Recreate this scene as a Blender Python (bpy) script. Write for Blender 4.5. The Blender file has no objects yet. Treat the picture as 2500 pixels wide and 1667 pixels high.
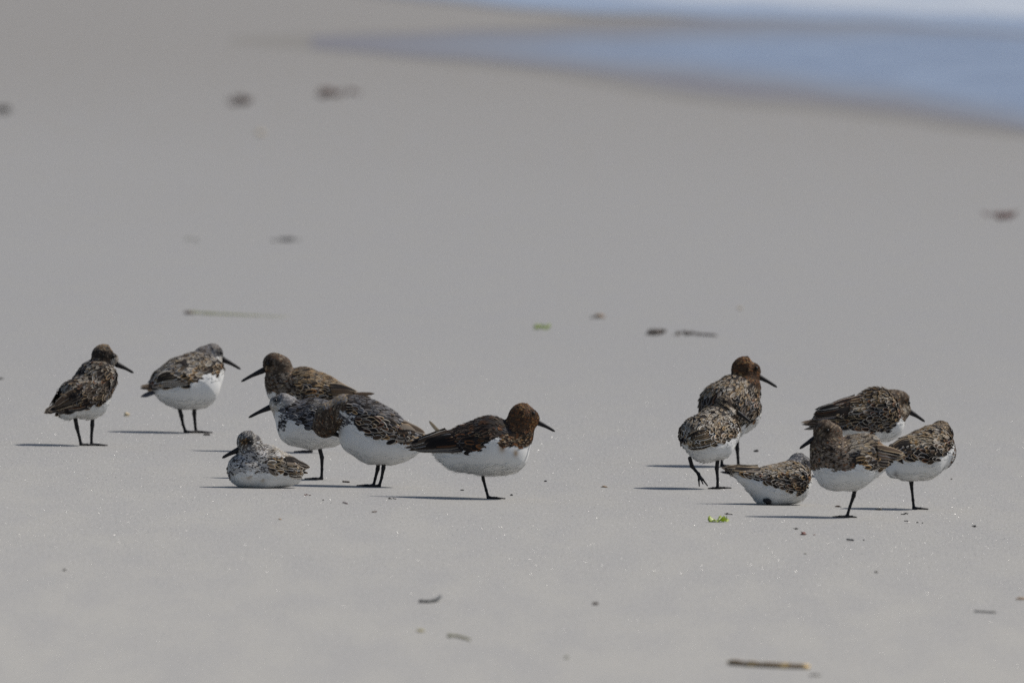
import bpy, math, random
import numpy as np
from mathutils import Vector, Matrix
R = math.radians
scene = bpy.context.scene
COL = scene.collection

# ------------------------------------------------------------------ camera
H = 0.82                      # lens height above the sand
K = 2.65e-5                   # tangent of the view angle per photo pixel (2500 px wide)
PITCH = math.atan(1233.5 * K)
TILT = 0.03                   # the beach falls to the right
FY = 1190                     # photo row in focus
cam = bpy.data.cameras.new("camera")
cam.sensor_width = 36.0
cam.lens = 36.0 / 2500 / K
cam.clip_start = 0.5
cam.clip_end = 3000
camo = bpy.data.objects.new("camera", cam)
COL.objects.link(camo)
camo.location = (0, 0, H)
camo.rotation_euler = (math.pi / 2 - PITCH, 0, 0)
cam.dof.use_dof = True
cam.dof.focus_distance = H / ((FY + 400) * K)
cam.dof.aperture_fstop = 17
scene.camera = camo

# ------------------------------------------------------------------ light
SUN_EL, SUN_AZ = R(50), R(68)      # azimuth from +Y (away from the lens) towards +X (right)
world = bpy.data.worlds.new("World")
scene.world = world
world.use_nodes = True
wn = world.node_tree
bgn = wn.nodes["Background"]
sky = wn.nodes.new("ShaderNodeTexSky")
sky.sky_type = 'NISHITA'
sky.sun_disc = False
sky.sun_elevation = SUN_EL
sky.sun_rotation = SUN_AZ
sky.air_density = 1.0
sky.dust_density = 1.6
sky.ozone_density = 1.0
wn.links.new(sky.outputs[0], bgn.inputs[0])
bgn.inputs[1].default_value = 0.08
sl = bpy.data.lights.new("sun", 'SUN')
sl.energy = 3.6
sl.angle = R(0.53)
sl.color = (1.0, 0.955, 0.89)
so = bpy.data.objects.new("sun", sl)
COL.objects.link(so)
sd = Vector((math.sin(SUN_AZ) * math.cos(SUN_EL), math.cos(SUN_AZ) * math.cos(SUN_EL), math.sin(SUN_EL)))
so.rotation_euler = sd.to_track_quat('Z', 'Y').to_euler()
scene.view_settings.view_transform = 'Standard'
scene.view_settings.look = 'None'
scene.view_settings.exposure = 0.2
scene.view_settings.gamma = 1
scene.cycles.use_denoising = False
scene.cycles.max_bounces = 6

# ------------------------------------------------------------------ helpers
rng = np.random.default_rng(7)

def ray(px, py):
    u = (px - 1250) * K; v = (833.5 - py) * K
    ca, sa = math.cos(PITCH), math.sin(PITCH)
    return u, ca + v * sa, -sa + v * ca

def ground(px, py, lift=0.0):
    """point of the beach seen at a photo pixel, and metres per photo pixel there"""
    dx, dy, dz = ray(px, py)
    t = -(H - lift) / (dz + TILT * dx)
    return Vector((t * dx, t * dy, H + t * dz)), t * K

def tag(o, label=None, cat=None, group=None, kind=None):
    if label: o['label'] = label
    if cat: o['category'] = cat
    if group: o['group'] = group
    if kind: o['kind'] = kind
    return o

def build(name, V, F, mat, parent=None, smooth=True, cols=None, vecs=None, nrm=None):
    V = np.asarray(V, dtype=np.float32); F = np.asarray(F, dtype=np.int32)
    me = bpy.data.meshes.new(name)
    n = F.shape[1]
    me.vertices.add(len(V)); me.vertices.foreach_set('co', V.ravel())
    me.loops.add(F.size); me.loops.foreach_set('vertex_index', F.ravel())
    me.polygons.add(len(F))
    me.polygons.foreach_set('loop_start', np.arange(0, F.size, n, dtype=np.int32))
    me.polygons.foreach_set('use_smooth', np.full(len(F), smooth, dtype=bool))
    me.update(calc_edges=True)
    if nrm is None: me.validate()
    for k, c in (cols or {}).items():
        a = me.attributes.new(k, 'FLOAT_COLOR', 'POINT')
        c = np.concatenate([np.asarray(c, dtype=np.float32), np.ones((len(c), 1), np.float32)], 1)
        a.data.foreach_set('color', c.ravel())
    for k, c in (vecs or {}).items():
        a = me.attributes.new(k, 'FLOAT_VECTOR', 'POINT')
        a.data.foreach_set('vector', np.asarray(c, dtype=np.float32).ravel())
    me.materials.append(mat)
    if nrm is not None:
        nrm = nrm / np.maximum(np.linalg.norm(nrm, axis=1, keepdims=True), 1e-6)
        me.normals_split_custom_set_from_vertices([tuple(v) for v in nrm])
    o = bpy.data.objects.new(name, me)
    COL.objects.link(o)
    if parent: o.parent = parent
    return o

# ---- node material helpers
def newmat(name):
    m = bpy.data.materials.new(name); m.use_nodes = True
    nt = m.node_tree
    return m, nt, nt.nodes["Principled BSDF"]

def nd(nt, typ, **kw):
    n = nt.nodes.new(typ)
    for k, v in kw.items(): setattr(n, k, v)
    return n

def mixc(nt, fac, a, b):
    m = nt.nodes.new("ShaderNodeMix"); m.data_type = 'RGBA'
    for sock, val in ((m.inputs[0], fac), (m.inputs[6], a), (m.inputs[7], b)):
        if hasattr(val, 'node'): nt.links.new(val, sock)
        else: sock.default_value = val if not isinstance(val, tuple) else (*val, 1)[:4]
    return m.outputs[2]

def maprange(nt, val, a, b, c=0.0, d=1.0, smooth=True):
    m = nt.nodes.new("ShaderNodeMapRange")
    if smooth: m.interpolation_type = 'SMOOTHSTEP'
    nt.links.new(val, m.inputs[0])
    for i, v in enumerate((a, b, c, d)): m.inputs[i + 1].default_value = v
    return m.outputs[0]

def noise(nt, scale, vec=None, detail=2.0, rough=0.5):
    n = nt.nodes.new("ShaderNodeTexNoise")
    n.inputs['Scale'].default_value = scale; n.inputs['Detail'].default_value = detail
    n.inputs['Roughness'].default_value = rough
    if vec is not None: nt.links.new(vec, n.inputs['Vector'])
    return n.outputs[0]

def objco(nt, sc=None):
    t = nt.nodes.new("ShaderNodeTexCoord").outputs['Object']
    if sc is None: return t
    mp = nt.nodes.new("ShaderNodeMapping"); nt.links.new(t, mp.inputs[0])
    mp.inputs['Scale'].default_value = sc
    return mp.outputs[0]

def bump(nt, hgt, strength, dist, bs):
    b = nt.nodes.new("ShaderNodeBump")
    b.inputs['Strength'].default_value = strength; b.inputs['Distance'].default_value = dist
    nt.links.new(hgt, b.inputs['Height']); nt.links.new(b.outputs[0], bs.inputs['Normal'])

def plain(name, col, rough=0.7, spec=0.3, var=0.35, scale=300, col2=None, trans=0.0):
    m, nt, bs = newmat(name)
    n = noise(nt, scale, objco(nt), 3)
    c2 = col2 or tuple(c * (1 - var) for c in col)
    nt.links.new(mixc(nt, maprange(nt, n, 0.35, 0.65), col, c2), bs.inputs['Base Color'])
    bs.inputs['Roughness'].default_value = rough
    bs.inputs['Specular IOR Level'].default_value = spec
    bump(nt, n, 0.4, 0.0006, bs)
    return m

# ------------------------------------------------------------------ the beach
def mat_sand():
    m, nt, bs = newmat("sand")
    co = objco(nt)
    big = noise(nt, 1.0, objco(nt, (0.9, 0.12, 1)), 3)
    mid = noise(nt, 1.0, objco(nt, (14, 1.6, 1)), 4, 0.6)
    fine = noise(nt, 900, co, 2)
    grit = noise(nt, 1.0, objco(nt, (300, 26, 1)), 3, 0.7)
    # the sand gets damper, and so darker, from the dry upper beach down to the water
    sp = nt.nodes.new("ShaderNodeSeparateXYZ"); nt.links.new(co, sp.inputs[0])
    wob = nt.nodes.new("ShaderNodeMath"); wob.operation = 'MULTIPLY_ADD'
    nt.links.new(big, wob.inputs[0]); wob.inputs[1].default_value = 7.0; nt.links.new(sp.outputs[1], wob.inputs[2])
    c = mixc(nt, maprange(nt, wob.outputs[0], 17, 30), (0.325, 0.315, 0.290), (0.238, 0.236, 0.230))
    c = mixc(nt, maprange(nt, wob.outputs[0], 28, 62), c, (0.193, 0.184, 0.171))
    c = mixc(nt, maprange(nt, mid, 0.3, 0.7, 0, 0.32), c, (0.225, 0.225, 0.235))
    c = mixc(nt, maprange(nt, grit, 0.35, 0.75, 0, 0.45), c, (0.40, 0.39, 0.375))
    c = mixc(nt, maprange(nt, fine, 0.55, 0.75, 0, 0.30), c, (0.11, 0.10, 0.10))
    nt.links.new(c, bs.inputs['Base Color'])
    bs.inputs['Roughness'].default_value = 0.95
    bs.inputs['Specular IOR Level'].default_value = 0.03
    h = nt.nodes.new("ShaderNodeMath"); h.operation = 'ADD'
    nt.links.new(fine, h.inputs[0]); nt.links.new(grit, h.inputs[1])
    bump(nt, h.outputs[0], 0.35, 0.0008, bs)
    return m

def ground_sheet():
    ys = np.array([-60, 4, 8, 12, 14, 16, 18, 20, 22, 25, 30, 38, 50, 70, 110, 200, 500, 1500], float)
    xs = np.array([-400, -100, -20, -5, -2, -1, 0, 1, 2, 5, 20, 100, 400], float)
    X, Y = np.meshgrid(xs, ys)
    V = np.stack([X, Y, -TILT * X], -1).reshape(-1, 3)
    F = []
    nx = len(xs)
    for j in range(len(ys) - 1):
        for i in range(nx - 1):
            a = j * nx + i
            F.append((a, a + 1, a + nx + 1, a + nx))
    tag(build("beach_sand", V, F, mat_sand(), smooth=False), kind="structure")
ground_sheet()

def sheet(name, rows, lift, mat, fade=.35, n=26, taper=14):
    """a level film on the beach between two outlines (photo column, top row, bottom row); it thins out to nothing at its rim"""
    xs = np.array([r[0] for r in rows], float)
    X = np.linspace(xs[0], xs[-1], 70)
    top = np.interp(X, xs, [r[1] for r in rows]); bot = np.interp(X, xs, [r[2] for r in rows])
    wv = np.sin(X / 97.0 + lift * 1900) * 1.8 + np.sin(X / 41.0 + lift * 700) * 1.1
    V, A = [], []
    for k, x in enumerate(X):
        for j in range(n):
            t = j / (n - 1)
            p, _ = ground(x, top[k] + wv[k] + (bot[k] - top[k]) * t)
            hgt = bot[k] - top[k]; a = min(1.0, min(t if rows[0][1] > -90 else 1, 1 - t) * hgt / (fade * 70)) * min(1, k / taper)
            V.append((p.x, p.y, -TILT * p.x + max(lift - .0012, 0) + .0012 * a + .0002)); A.append((a, 0, 0))
    F = [(k*n+j, k*n+j+1, (k+1)*n+j+1, (k+1)*n+j) for k in range(len(X) - 1) for j in range(n - 1)]
    return tag(build(name, V, F, mat, smooth=False, vecs=dict(depth=A)), kind="structure")

def mat_water(name, deep, rough, spec, sc=(3.0, 0.5, 1), col2=None, bstr=0.5, bed=(0.170, 0.170, 0.190)):
    # the film thins out at its rim, where the colour of what lies under it (bed) takes over
    m, nt, bs = newmat(name)
    n = noise(nt, 1.0, objco(nt, sc), 4)
    wc = mixc(nt, maprange(nt, n, 0.35, 0.65), deep, col2 or tuple(c * 0.85 for c in deep))
    bs.inputs['Roughness'].default_value = rough
    bs.inputs['Specular IOR Level'].default_value = spec
    bs.inputs['IOR'].default_value = 1.33
    w = noise(nt, 1.0, objco(nt, (9, 9, 1)), 5, 0.6)
    bump(nt, w, bstr, 0.05, bs)
    a = nt.nodes.new("ShaderNodeAttribute"); a.attribute_name = 'depth'
    sp = nt.nodes.new("ShaderNodeSeparateXYZ"); nt.links.new(a.outputs['Vector'], sp.inputs[0])
    dep = maprange(nt, sp.outputs[0], 0, 1)
    nt.links.new(mixc(nt, dep, bed, wc), bs.inputs['Base Color'])
    bmp = [q for q in nt.nodes if q.bl_idname == 'ShaderNodeBump'][0]
    nt.links.new(maprange(nt, sp.outputs[0], 0, 1, 0, bstr), bmp.inputs['Strength'])
    nt.links.new(maprange(nt, sp.outputs[0], 0, 1, 0, spec), bs.inputs['Specular IOR Level'])
    return m

sheet("wet_sand", [(560, 92, 106), (1000, 76, 150), (1300, 58, 182), (1420, 44, 208), (1700, 36, 252), (2000, 36, 280), (2500, 44, 340), (3000, 44, 414), (3600, 36, 540)],
      0.0012, mat_water("wet_sand", (0.150, 0.150, 0.190), 0.6, 0.08, bstr=0.02, bed=(0.204, 0.197, 0.186)), fade=1.1, taper=24)
sheet("tide_pool_water", [(760, 90, 116), (1000, 82, 138), (1300, 74, 166), (1600, 60, 192), (1900, 46, 228), (2200, 36, 264), (2500, 30, 322), (3000, 28, 392), (3600, 56, 440)],
      0.0026, mat_water("shallow_water", (0.160, 0.196, 0.275), 0.35, 0.15, col2=(0.19, 0.232, 0.315)), fade=1.15, taper=16)  # the blue of the reflected sky is put into the base colour
sheet("sea_water", [(700, -230, -34), (1060, -230, 6), (1230, -230, 20), (1420, -230, 40), (1650, -230, 48), (1900, -230, 56), (2200, -230, 70), (2500, -230, 90), (3600, -230, 130)],
      0.0040, mat_water("sea_water", (0.19, 0.24, 0.335), 0.35, 0.15, sc=(0.25, 0.1, 1), col2=(0.24, 0.29, 0.38)), fade=.3, n=60)  # sky reflection painted as blue base colour here too
sheet("pale_water_sheet", [(1200, -60, -20), (1500, -66, 6), (1750, -70, 22), (2100, -76, 36), (2500, -80, 56), (3600, -90, 84)],
      0.0056, mat_water("pale_water", (0.40, 0.43, 0.47), 0.6, 0.08, bed=(0.215, 0.255, 0.33), sc=(2, 0.4, 1), col2=(0.33, 0.37, 0.43)), fade=.3)  # a paler sheet lying over part of the sea

# glinting quartz and shell grains lying on the sand: nobody could count them
def grains():
    m, nt, bs = newmat("quartz_grain")
    bs.inputs['Base Color'].default_value = (0.40, 0.395, 0.385, 1); bs.inputs['Metallic'].default_value = 1.0
    bs.inputs['Roughness'].default_value = 0.42
    N = 700000
    y = 13.8 + 12 * rng.random(N) ** 1.1
    x = (rng.random(N) - 0.5) * (0.078 * y + 1.0)
    # uneven scatter
    cl = np.sin(x * 9 + 3 * np.sin(y * 1.3)) * np.sin(y * 2.1 + 2 * np.sin(x * 5)) + rng.normal(0, 0.8, N)
    keep = cl > -0.1
    x, y = x[keep], y[keep]; N = len(x)
    r = (0.00018 + 0.00028 * rng.random(N) ** 4) * np.interp(y, [13, 16, 17.5, 21, 25, 38], [.4, .55, 1, .9, .25, .1])
    q = rng.normal(size=(N, 3, 3)); q[:, :, 2] *= 0.6
    c = np.stack([x, y, -TILT * x + r * 0.35], -1)[:, None]
    base = q * r[:, None, None] * 0.8
    top = np.zeros((N, 1, 3)); top[:, 0, 2] = r * 0.9
    V = (c + np.concatenate([base, top], 1)).reshape(-1, 3)
    i = np.arange(N)[:, None] * 4
    F = np.concatenate([i + np.array([[0, 1, 3]]), i + np.array([[1, 2, 3]]), i + np.array([[2, 0, 3]])], 0)
    o = build("quartz_grains", V, F, m, smooth=False)
    tag(o, "bright quartz grains glinting all over the damp grey sand", "sand grains", kind="stuff")
grains()

# ------------------------------------------------------------------ implicit surfaces (for continuous bodies)
class Field:
    """smooth union of tapered capsules; coordinates are photo pixels (x right, y away, z up)"""
    def __init__(self, caps, k, shrink=0.0, floor=None, yscale=1.0):
        self.A = [(np.array(a[:3], float), a[3], np.array(b[:3], float), b[3]) for a, b in caps]
        self.k, self.shrink, self.floor = k, shrink, floor
    def __call__(self, P):
        d = None
        for a, ra, b, rb in self.A:
            ab = b - a; L = max(ab @ ab, 1e-9)
            t = np.clip(((P - a) @ ab) / L, 0, 1)
            q = np.linalg.norm(P - a - t[:, None] * ab, axis=1) - (ra + (rb - ra) * t)
            if d is None: d = q
            else:
                h = np.clip(0.5 + 0.5 * (d - q) / self.k, 0, 1)
                d = d * (1 - h) + q * h - self.k * h * (1 - h)
        d = d + self.shrink
        if self.floor is not None:
            g = self.floor - P[:, 2]
            h = np.clip(0.5 - 0.5 * (d - g) / 6, 0, 1)
            d = d * (1 - h) + g * h + 6 * h * (1 - h)
        return d
    def grad(self, P, e=0.4):
        G = np.stack([self(P + np.eye(3)[i] * e) - self(P - np.eye(3)[i] * e) for i in range(3)], 1) / (2 * e)
        return G / np.maximum(np.linalg.norm(G, axis=1, keepdims=True), 1e-6)
    def project(self, P, n=4):
        for _ in range(n): P = P - self(P)[:, None] * self.grad(P)
        return P
    def mesh(self, vox):
        pts = np.array([[*a, ra] for a, ra, b, rb in self.A] + [[*b, rb] for a, ra, b, rb in self.A])
        lo = (pts[:, :3] - pts[:, 3:]).min(0) - 3 * vox; hi = (pts[:, :3] + pts[:, 3:]).max(0) + 3 * vox
        n = np.ceil((hi - lo) / vox).astype(int) + 1
        gx = [lo[i] + vox * np.arange(n[i]) for i in range(3)]
        G = np.stack(np.meshgrid(*gx, indexing='ij'), -1).reshape(-1, 3)
        S = (self(G) < 0).reshape(n)
        c = S[:-1, :-1, :-1].astype(np.int8)
        for o in ((1,0,0),(0,1,0),(0,0,1),(1,1,0),(1,0,1),(0,1,1),(1,1,1)):
            c = c + S[o[0]:n[0]-1+o[0], o[1]:n[1]-1+o[1], o[2]:n[2]-1+o[2]]
        act = (c > 0) & (c < 8)
        idx = -np.ones(act.shape, int); idx[act] = np.arange(act.sum())
        V = lo + (np.argwhere(act) + 0.5) * vox
        V = self.project(V, 3)
        F = []
        for ax in range(3):
            u, v = [(1, 2), (2, 0), (0, 1)][ax]
            s0 = [slice(None)] * 3; s1 = [slice(None)] * 3
            s0[ax] = slice(0, -1); s1[ax] = slice(1, None)
            a, b = S[tuple(s0)], S[tuple(s1)]
            for inside, flip in ((a & ~b, False), (~a & b, True)):
                e = np.argwhere(inside)
                e = e[(e[:, u] > 0) & (e[:, v] > 0) & (e[:, u] < n[u] - 1) & (e[:, v] < n[v] - 1)]
                def cell(du, dv):
                    q = e.copy(); q[:, u] -= du; q[:, v] -= dv
                    return idx[q[:, 0], q[:, 1], q[:, 2]]
                f = np.stack([cell(1, 1), cell(0, 1), cell(0, 0), cell(1, 0)], 1)
                if flip: f = f[:, ::-1]
                F.append(f)
        return V, np.concatenate(F)

def vnoise(P, sc, seed):
    """cheap smooth random field, 0..1"""
    r = np.random.default_rng(seed)
    s = 0
    for _ in range(5):
        w = r.normal(size=3); w /= np.linalg.norm(w)
        s = s + np.sin(P @ w * (2 * math.pi / sc) * r.uniform(0.6, 1.5) + r.uniform(0, 6.28))
    return 0.5 + s / 6.0

# ------------------------------------------------------------------ feathers
def template(rows, cols, prof):
    u = np.array(cols, float); T = []
    for j, (v, w) in enumerate(prof):
        for c in u: T.append((c * w, v, c, w))
    T = np.array(T); n = len(u)
    F = [(j*n+i, (j+1)*n+i, (j+1)*n+i+1, j*n+i+1) for j in range(len(prof)-1) for i in range(n-1)]
    edge = np.maximum(np.abs(T[:, 2]), np.clip((T[:, 1] - 0.62) / 0.38, 0, 1) ** 1.5)
    return T[:, 0], T[:, 1], T[:, 2], edge, np.array(F)
BIG = template(0, (-1, -.62, 0, .62, 1), [(0, .5), (.3, .95), (.55, 1), (.78, .78), (.92, .45), (1, .08)])
SMALL = template(0, (-1, 0, 1), [(0, .5), (.4, 1), (.75, .8), (1, .05)])
HAIR = template(0, (-1, 1), [(0, .7), (.5, 1), (1, .05)])

class Plumes:
    def __init__(s): s.V=[]; s.F=[]; s.a=[]; s.m=[]; s.b=[]; s.e=[]; s.N=[]; s.n=0
    def add(s, V, F, a, m, b, e, N):
        s.N.append(N); s.V.append(V); s.F.append(F + s.n); s.a.append(a); s.m.append(m); s.b.append(b); s.e.append(e); s.n += len(V)
    def scatter(s, tpl, P, N, T, L, W, ca, cm, cb, lift=0.16, camber=0.10, sink=0.0, cup=.12, tipn=.0):
        if len(P) == 0: return
        u, v, uu, edge, F = tpl; k = len(u); n = len(P)
        B = np.cross(N, T)
        Wv = W[:, None] * u[None]
        Lv = L[:, None] * (v[None] - 0.35)
        hz = 0.5 + L[:, None] * (lift * v[None] ** 1.3 - sink) - (np.abs(uu)[None] ** 2) * W[:, None] * camber
        V = P[:, None] + Lv[..., None] * T[:, None] + Wv[..., None] * B[:, None] + hz[..., None] * N[:, None]
        FF = (F[None] + (np.arange(n) * k)[:, None, None]).reshape(-1, 4)
        rep = lambda c: np.repeat(c, k, 0)
        ee = np.stack([np.tile(edge, n), np.tile(v, n), np.repeat(rng.random(n), k)], 1)
        ease = np.tile(edge, n)[:, None]
        NN = rep(N) + rep(B) * np.tile(uu, n)[:, None] * cup + rep(T) * np.tile(v, n)[:, None] * tipn
        s.add(V.reshape(-1, 3), FF, rep(ca), rep(cm), rep(cb), ee, NN)
    def strip(s, path, N, w, ca, cm, cb, prof=None):
        n = len(path); path = np.array(path); N = np.array(N)
        T = np.gradient(path, axis=0); T /= np.linalg.norm(T, axis=1, keepdims=True)
        B = np.cross(N, T); B /= np.linalg.norm(B, axis=1, keepdims=True)
        v = np.linspace(0, 1, n)
        ww = w * np.interp(v, [0, .2, .6, .85, .95, 1], prof or [.6, 1, .95, .7, .42, .06])
        us = np.array([-1, -.6, 0, .6, 1])
        V = path[:, None] + (us[None] * ww[:, None])[..., None] * B[:, None] - (np.abs(us)[None] ** 2 * ww[:, None] * .18)[..., None] * N[:, None]
        F = np.array([(j*5+i, (j+1)*5+i, (j+1)*5+i+1, j*5+i+1) for j in range(n-1) for i in range(4)])
        e = np.maximum(np.abs(us)[None] * np.ones((n, 1)), np.clip((v - .86) / .14, 0, 1)[:, None])
        ee = np.stack([e.ravel(), np.repeat(v, 5), np.full(n * 5, rng.random())], 1)
        o = np.ones((n * 5, 1))
        s.add(V.reshape(-1, 3), F, o * ca, o * cm, o * cb, ee, (N[:, None] + (us[None, :, None] * B[:, None]) * .3).reshape(-1, 3))
    def build(s, name, parent, xf):
        if not s.V: return None
        c = np.concatenate
        return build(name, xf(c(s.V)), c(s.F), MAT['plumage'], parent, True,
                     dict(ca=c(s.a), cm=c(s.m), cb=c(s.b)), dict(fe=c(s.e)), nrm=c(s.N))

def mat_plumage():
    m, nt, bs = newmat("plumage")
    at = {}
    for k in ('ca', 'cm', 'cb', 'fe'):
        a = nt.nodes.new("ShaderNodeAttribute"); a.attribute_name = k; at[k] = a
    sep = nt.nodes.new("ShaderNodeSeparateXYZ"); nt.links.new(at['fe'].outputs['Vector'], sep.inputs[0])
    n1 = noise(nt, 1100, objco(nt), 2)
    wob = nt.nodes.new("ShaderNodeMath"); wob.operation = 'MULTIPLY_ADD'
    nt.links.new(n1, wob.inputs[0]); wob.inputs[1].default_value = 0.35
    nt.links.new(sep.outputs[0], wob.inputs[2])
    e = wob.outputs[0]
    c = mixc(nt, maprange(nt, e, 0.52, 0.82), at['ca'].outputs['Color'], at['cm'].outputs['Color'])
    c = mixc(nt, maprange(nt, e, 0.84, 1.06), c, at['cb'].outputs['Color'])
    n2 = noise(nt, 2200, objco(nt), 2)
    hsv = nt.nodes.new("ShaderNodeHueSaturation")
    nt.links.new(c, hsv.inputs['Color'])
    nt.links.new(maprange(nt, n2, 0.3, 0.7, 0.92, 1.05), hsv.inputs['Value'])
    nt.links.new(hsv.outputs[0], bs.inputs['Base Color'])
    bs.inputs['Roughness'].default_value = 0.7
    bs.inputs['Specular IOR Level'].default_value = 0.08
    tr = nt.nodes.new("ShaderNodeBsdfTranslucent")
    nt.links.new(hsv.outputs[0], tr.inputs[0])
    mx = nt.nodes.new("ShaderNodeMixShader"); mx.inputs[0].default_value = 0.18
    out = nt.nodes["Material Output"]
    nt.links.new(bs.outputs[0], mx.inputs[1]); nt.links.new(tr.outputs[0], mx.inputs[2])
    nt.links.new(mx.outputs[0], out.inputs[0])
    return m
MAT = dict(plumage=mat_plumage())
def mat_horn():
    m, nt, bs = newmat("black_horn")
    n = noise(nt, 700, objco(nt), 3)
    nt.links.new(mixc(nt, maprange(nt, n, .35, .7), (0.008, 0.0075, 0.008), (0.02, 0.018, 0.019)), bs.inputs['Base Color'])
    bs.inputs['Roughness'].default_value = 0.5; bs.inputs['Specular IOR Level'].default_value = 0.22
    bump(nt, n, 0.3, 0.0004, bs)
    return m
MAT['horn'] = mat_horn()
m_, nt_, b_ = newmat("eye_gloss"); b_.inputs['Base Color'].default_value = (0.004, 0.003, 0.003, 1); b_.inputs['Roughness'].default_value = 0.35; b_.inputs['Specular IOR Level'].default_value = 0.3
MAT['eye'] = m_

DK = (0.019, 0.016, 0.015); BR = (0.075, 0.052, 0.036); RU = (0.20, 0.085, 0.035); OC = (0.36, 0.22, 0.095)
BF = (0.40, 0.31, 0.20); PL = (0.52, 0.48, 0.42); WH = (0.76, 0.755, 0.735); GY = (0.25, 0.245, 0.25); DG = (0.085, 0.085, 0.095)
GB = (0.20, 0.165, 0.13)
# palettes: back feathers (centres, middles, fringes), each a list of (colour, weight)
BACKS = {
 'ebony': ([(DK, 8), (BR, 1.5)], [(DK, 5), (BR, 3), (RU, .8)], [(BR, 4), (GB, 2), (BF, .6), (RU, 1), (GY, .5)]),
 'dark':  ([(DK, 7), (BR, 2)], [(DK, 4), (BR, 3), (RU, 1), (GB, .8)], [(GB, 3), (BF, 1.6), (GY, 1.5), (BR, 1.6), (OC, .5), (PL, .5)]),
 'mixed': ([(DK, 6), (BR, 1.5)], [(DK, 2.5), (BR, 2.4), (RU, 1.2), (OC, .9), (GB, 1)], [(PL, 3.4), (BF, 2.2), (GB, 1), (GY, 1.6)]),
 'gold':  ([(DK, 5), (BR, 2)], [(BR, 2.5), (OC, 1.6), (RU, .6), (DK, 2), (GB, 1)], [(BF, 2.6), (PL, 3), (OC, .9), (GB, 1.2), (GY, 1)]),
 'grey':  ([(DK, 4), (DG, 3)], [(DG, 3), (DK, 1.5), (GY, .8)], [(GY, 3), (PL, 1.6), (DG, 1.4)]),
 'pale':  ([(DK, 4), (BR, 2), (GB, 1.4)], [(GB, 2), (BF, 1.6), (OC, 1), (BR, 2)], [(PL, 4), (WH, 1.5), (BF, 2.4)]),
}
HEADS = {
 'black':  [(DK, 6), (BR, 2), (GB, 1.2)],
 'rufous': [(BR, 5), (RU, 2.2), (DK, 2.6), (OC, .3)],
 'brown':  [(BR, 5), (GB, 3), (DK, 3), (RU, .6), (BF, .6)],
 'grey':   [(GY, 4), (DG, 3), (PL, 1.6), (GB, .5)],
 'silver': [(GY, 3), (PL, 3), (DG, .8)],
 'pied':   [(DG, 3), (DK, 2.4), (PL, 2.6), (BR, 1.4), (WH, .8)],
 'slate':  [(DG, 5), (DK, 2), (GY, 1.2)],
 'hoary':  [(GY, 3), (GB, 2), (BR, 2), (PL, 2)],
}
def pick(pal, n, P=None, seed=0, sc=30):
    cols = np.array([c for c, w in pal]); w = np.array([w for c, w in pal], float); cw = np.cumsum(w / w.sum())
    r = rng.random(n)
    if P is not None:
        r = np.clip(0.55 * r + 0.45 * vnoise(P, sc, seed), 0, .999)
        # keep the weights after the blend by ranking
        r = (np.argsort(np.argsort(r)) + .5) / n
        order = np.random.default_rng(seed).permutation(len(w)); cols = cols[order]; cw = np.cumsum(w[order] / w.sum())
    c = cols[np.minimum(np.searchsorted(cw, r), len(w) - 1)]
    return c * rng.uniform(0.8, 1.2, (n, 1))

def inpoly(x, y, poly):
    c = np.zeros(len(x), bool); n = len(poly)
    for i in range(n):
        x1, y1 = poly[i]; x2, y2 = poly[(i + 1) % n]
        if y1 == y2: continue
        t = ((y1 > y) != (y2 > y)) & (x < (x2 - x1) * (y - y1) / (y2 - y1) + x1)
        c ^= t
    return c

def tube(pts, radii, sides=8, squash=1.0):
    pts = np.array(pts, float); n = len(pts)
    T = np.gradient(pts, axis=0); T /= np.linalg.norm(T, axis=1, keepdims=True)
    ref = np.array([0, 1.0, 0.02]); V = []
    for p, t, r in zip(pts, T, radii):
        s = np.cross(t, ref)
        if np.linalg.norm(s) < .2: s = np.cross(t, [0, 0, 1.0])
        s /= np.linalg.norm(s); q = np.cross(s, t)
        for k in range(sides):
            a = 2 * math.pi * k / sides
            V.append(p + r * (math.cos(a) * s + squash * math.sin(a) * q))
    F = [(j*sides+k, j*sides+(k+1) % sides, (j+1)*sides+(k+1) % sides, (j+1)*sides+k) for j in range(n-1) for k in range(sides)]
    V.append(pts[0]); V.append(pts[-1]); a, b = len(V) - 2, len(V) - 1
    for k in range(sides):
        F.append((k, a, a, (k+1) % sides)); F.append(((n-1)*sides+k, (n-1)*sides+(k+1) % sides, b, b))
    F = [f for f in F]
    return np.array(V), F

def build_any(name, V, F, mat, parent=None, smooth=True):
    me = bpy.data.meshes.new(name)
    me.from_pydata([tuple(v) for v in V], [], [tuple(dict.fromkeys(int(i) for i in f)) for f in F])
    me.update(); me.polygons.foreach_set('use_smooth', [smooth] * len(me.polygons))
    me.materials.append(mat)
    o = bpy.data.objects.new(name, me); COL.objects.link(o)
    if parent: o.parent = parent
    return o

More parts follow.
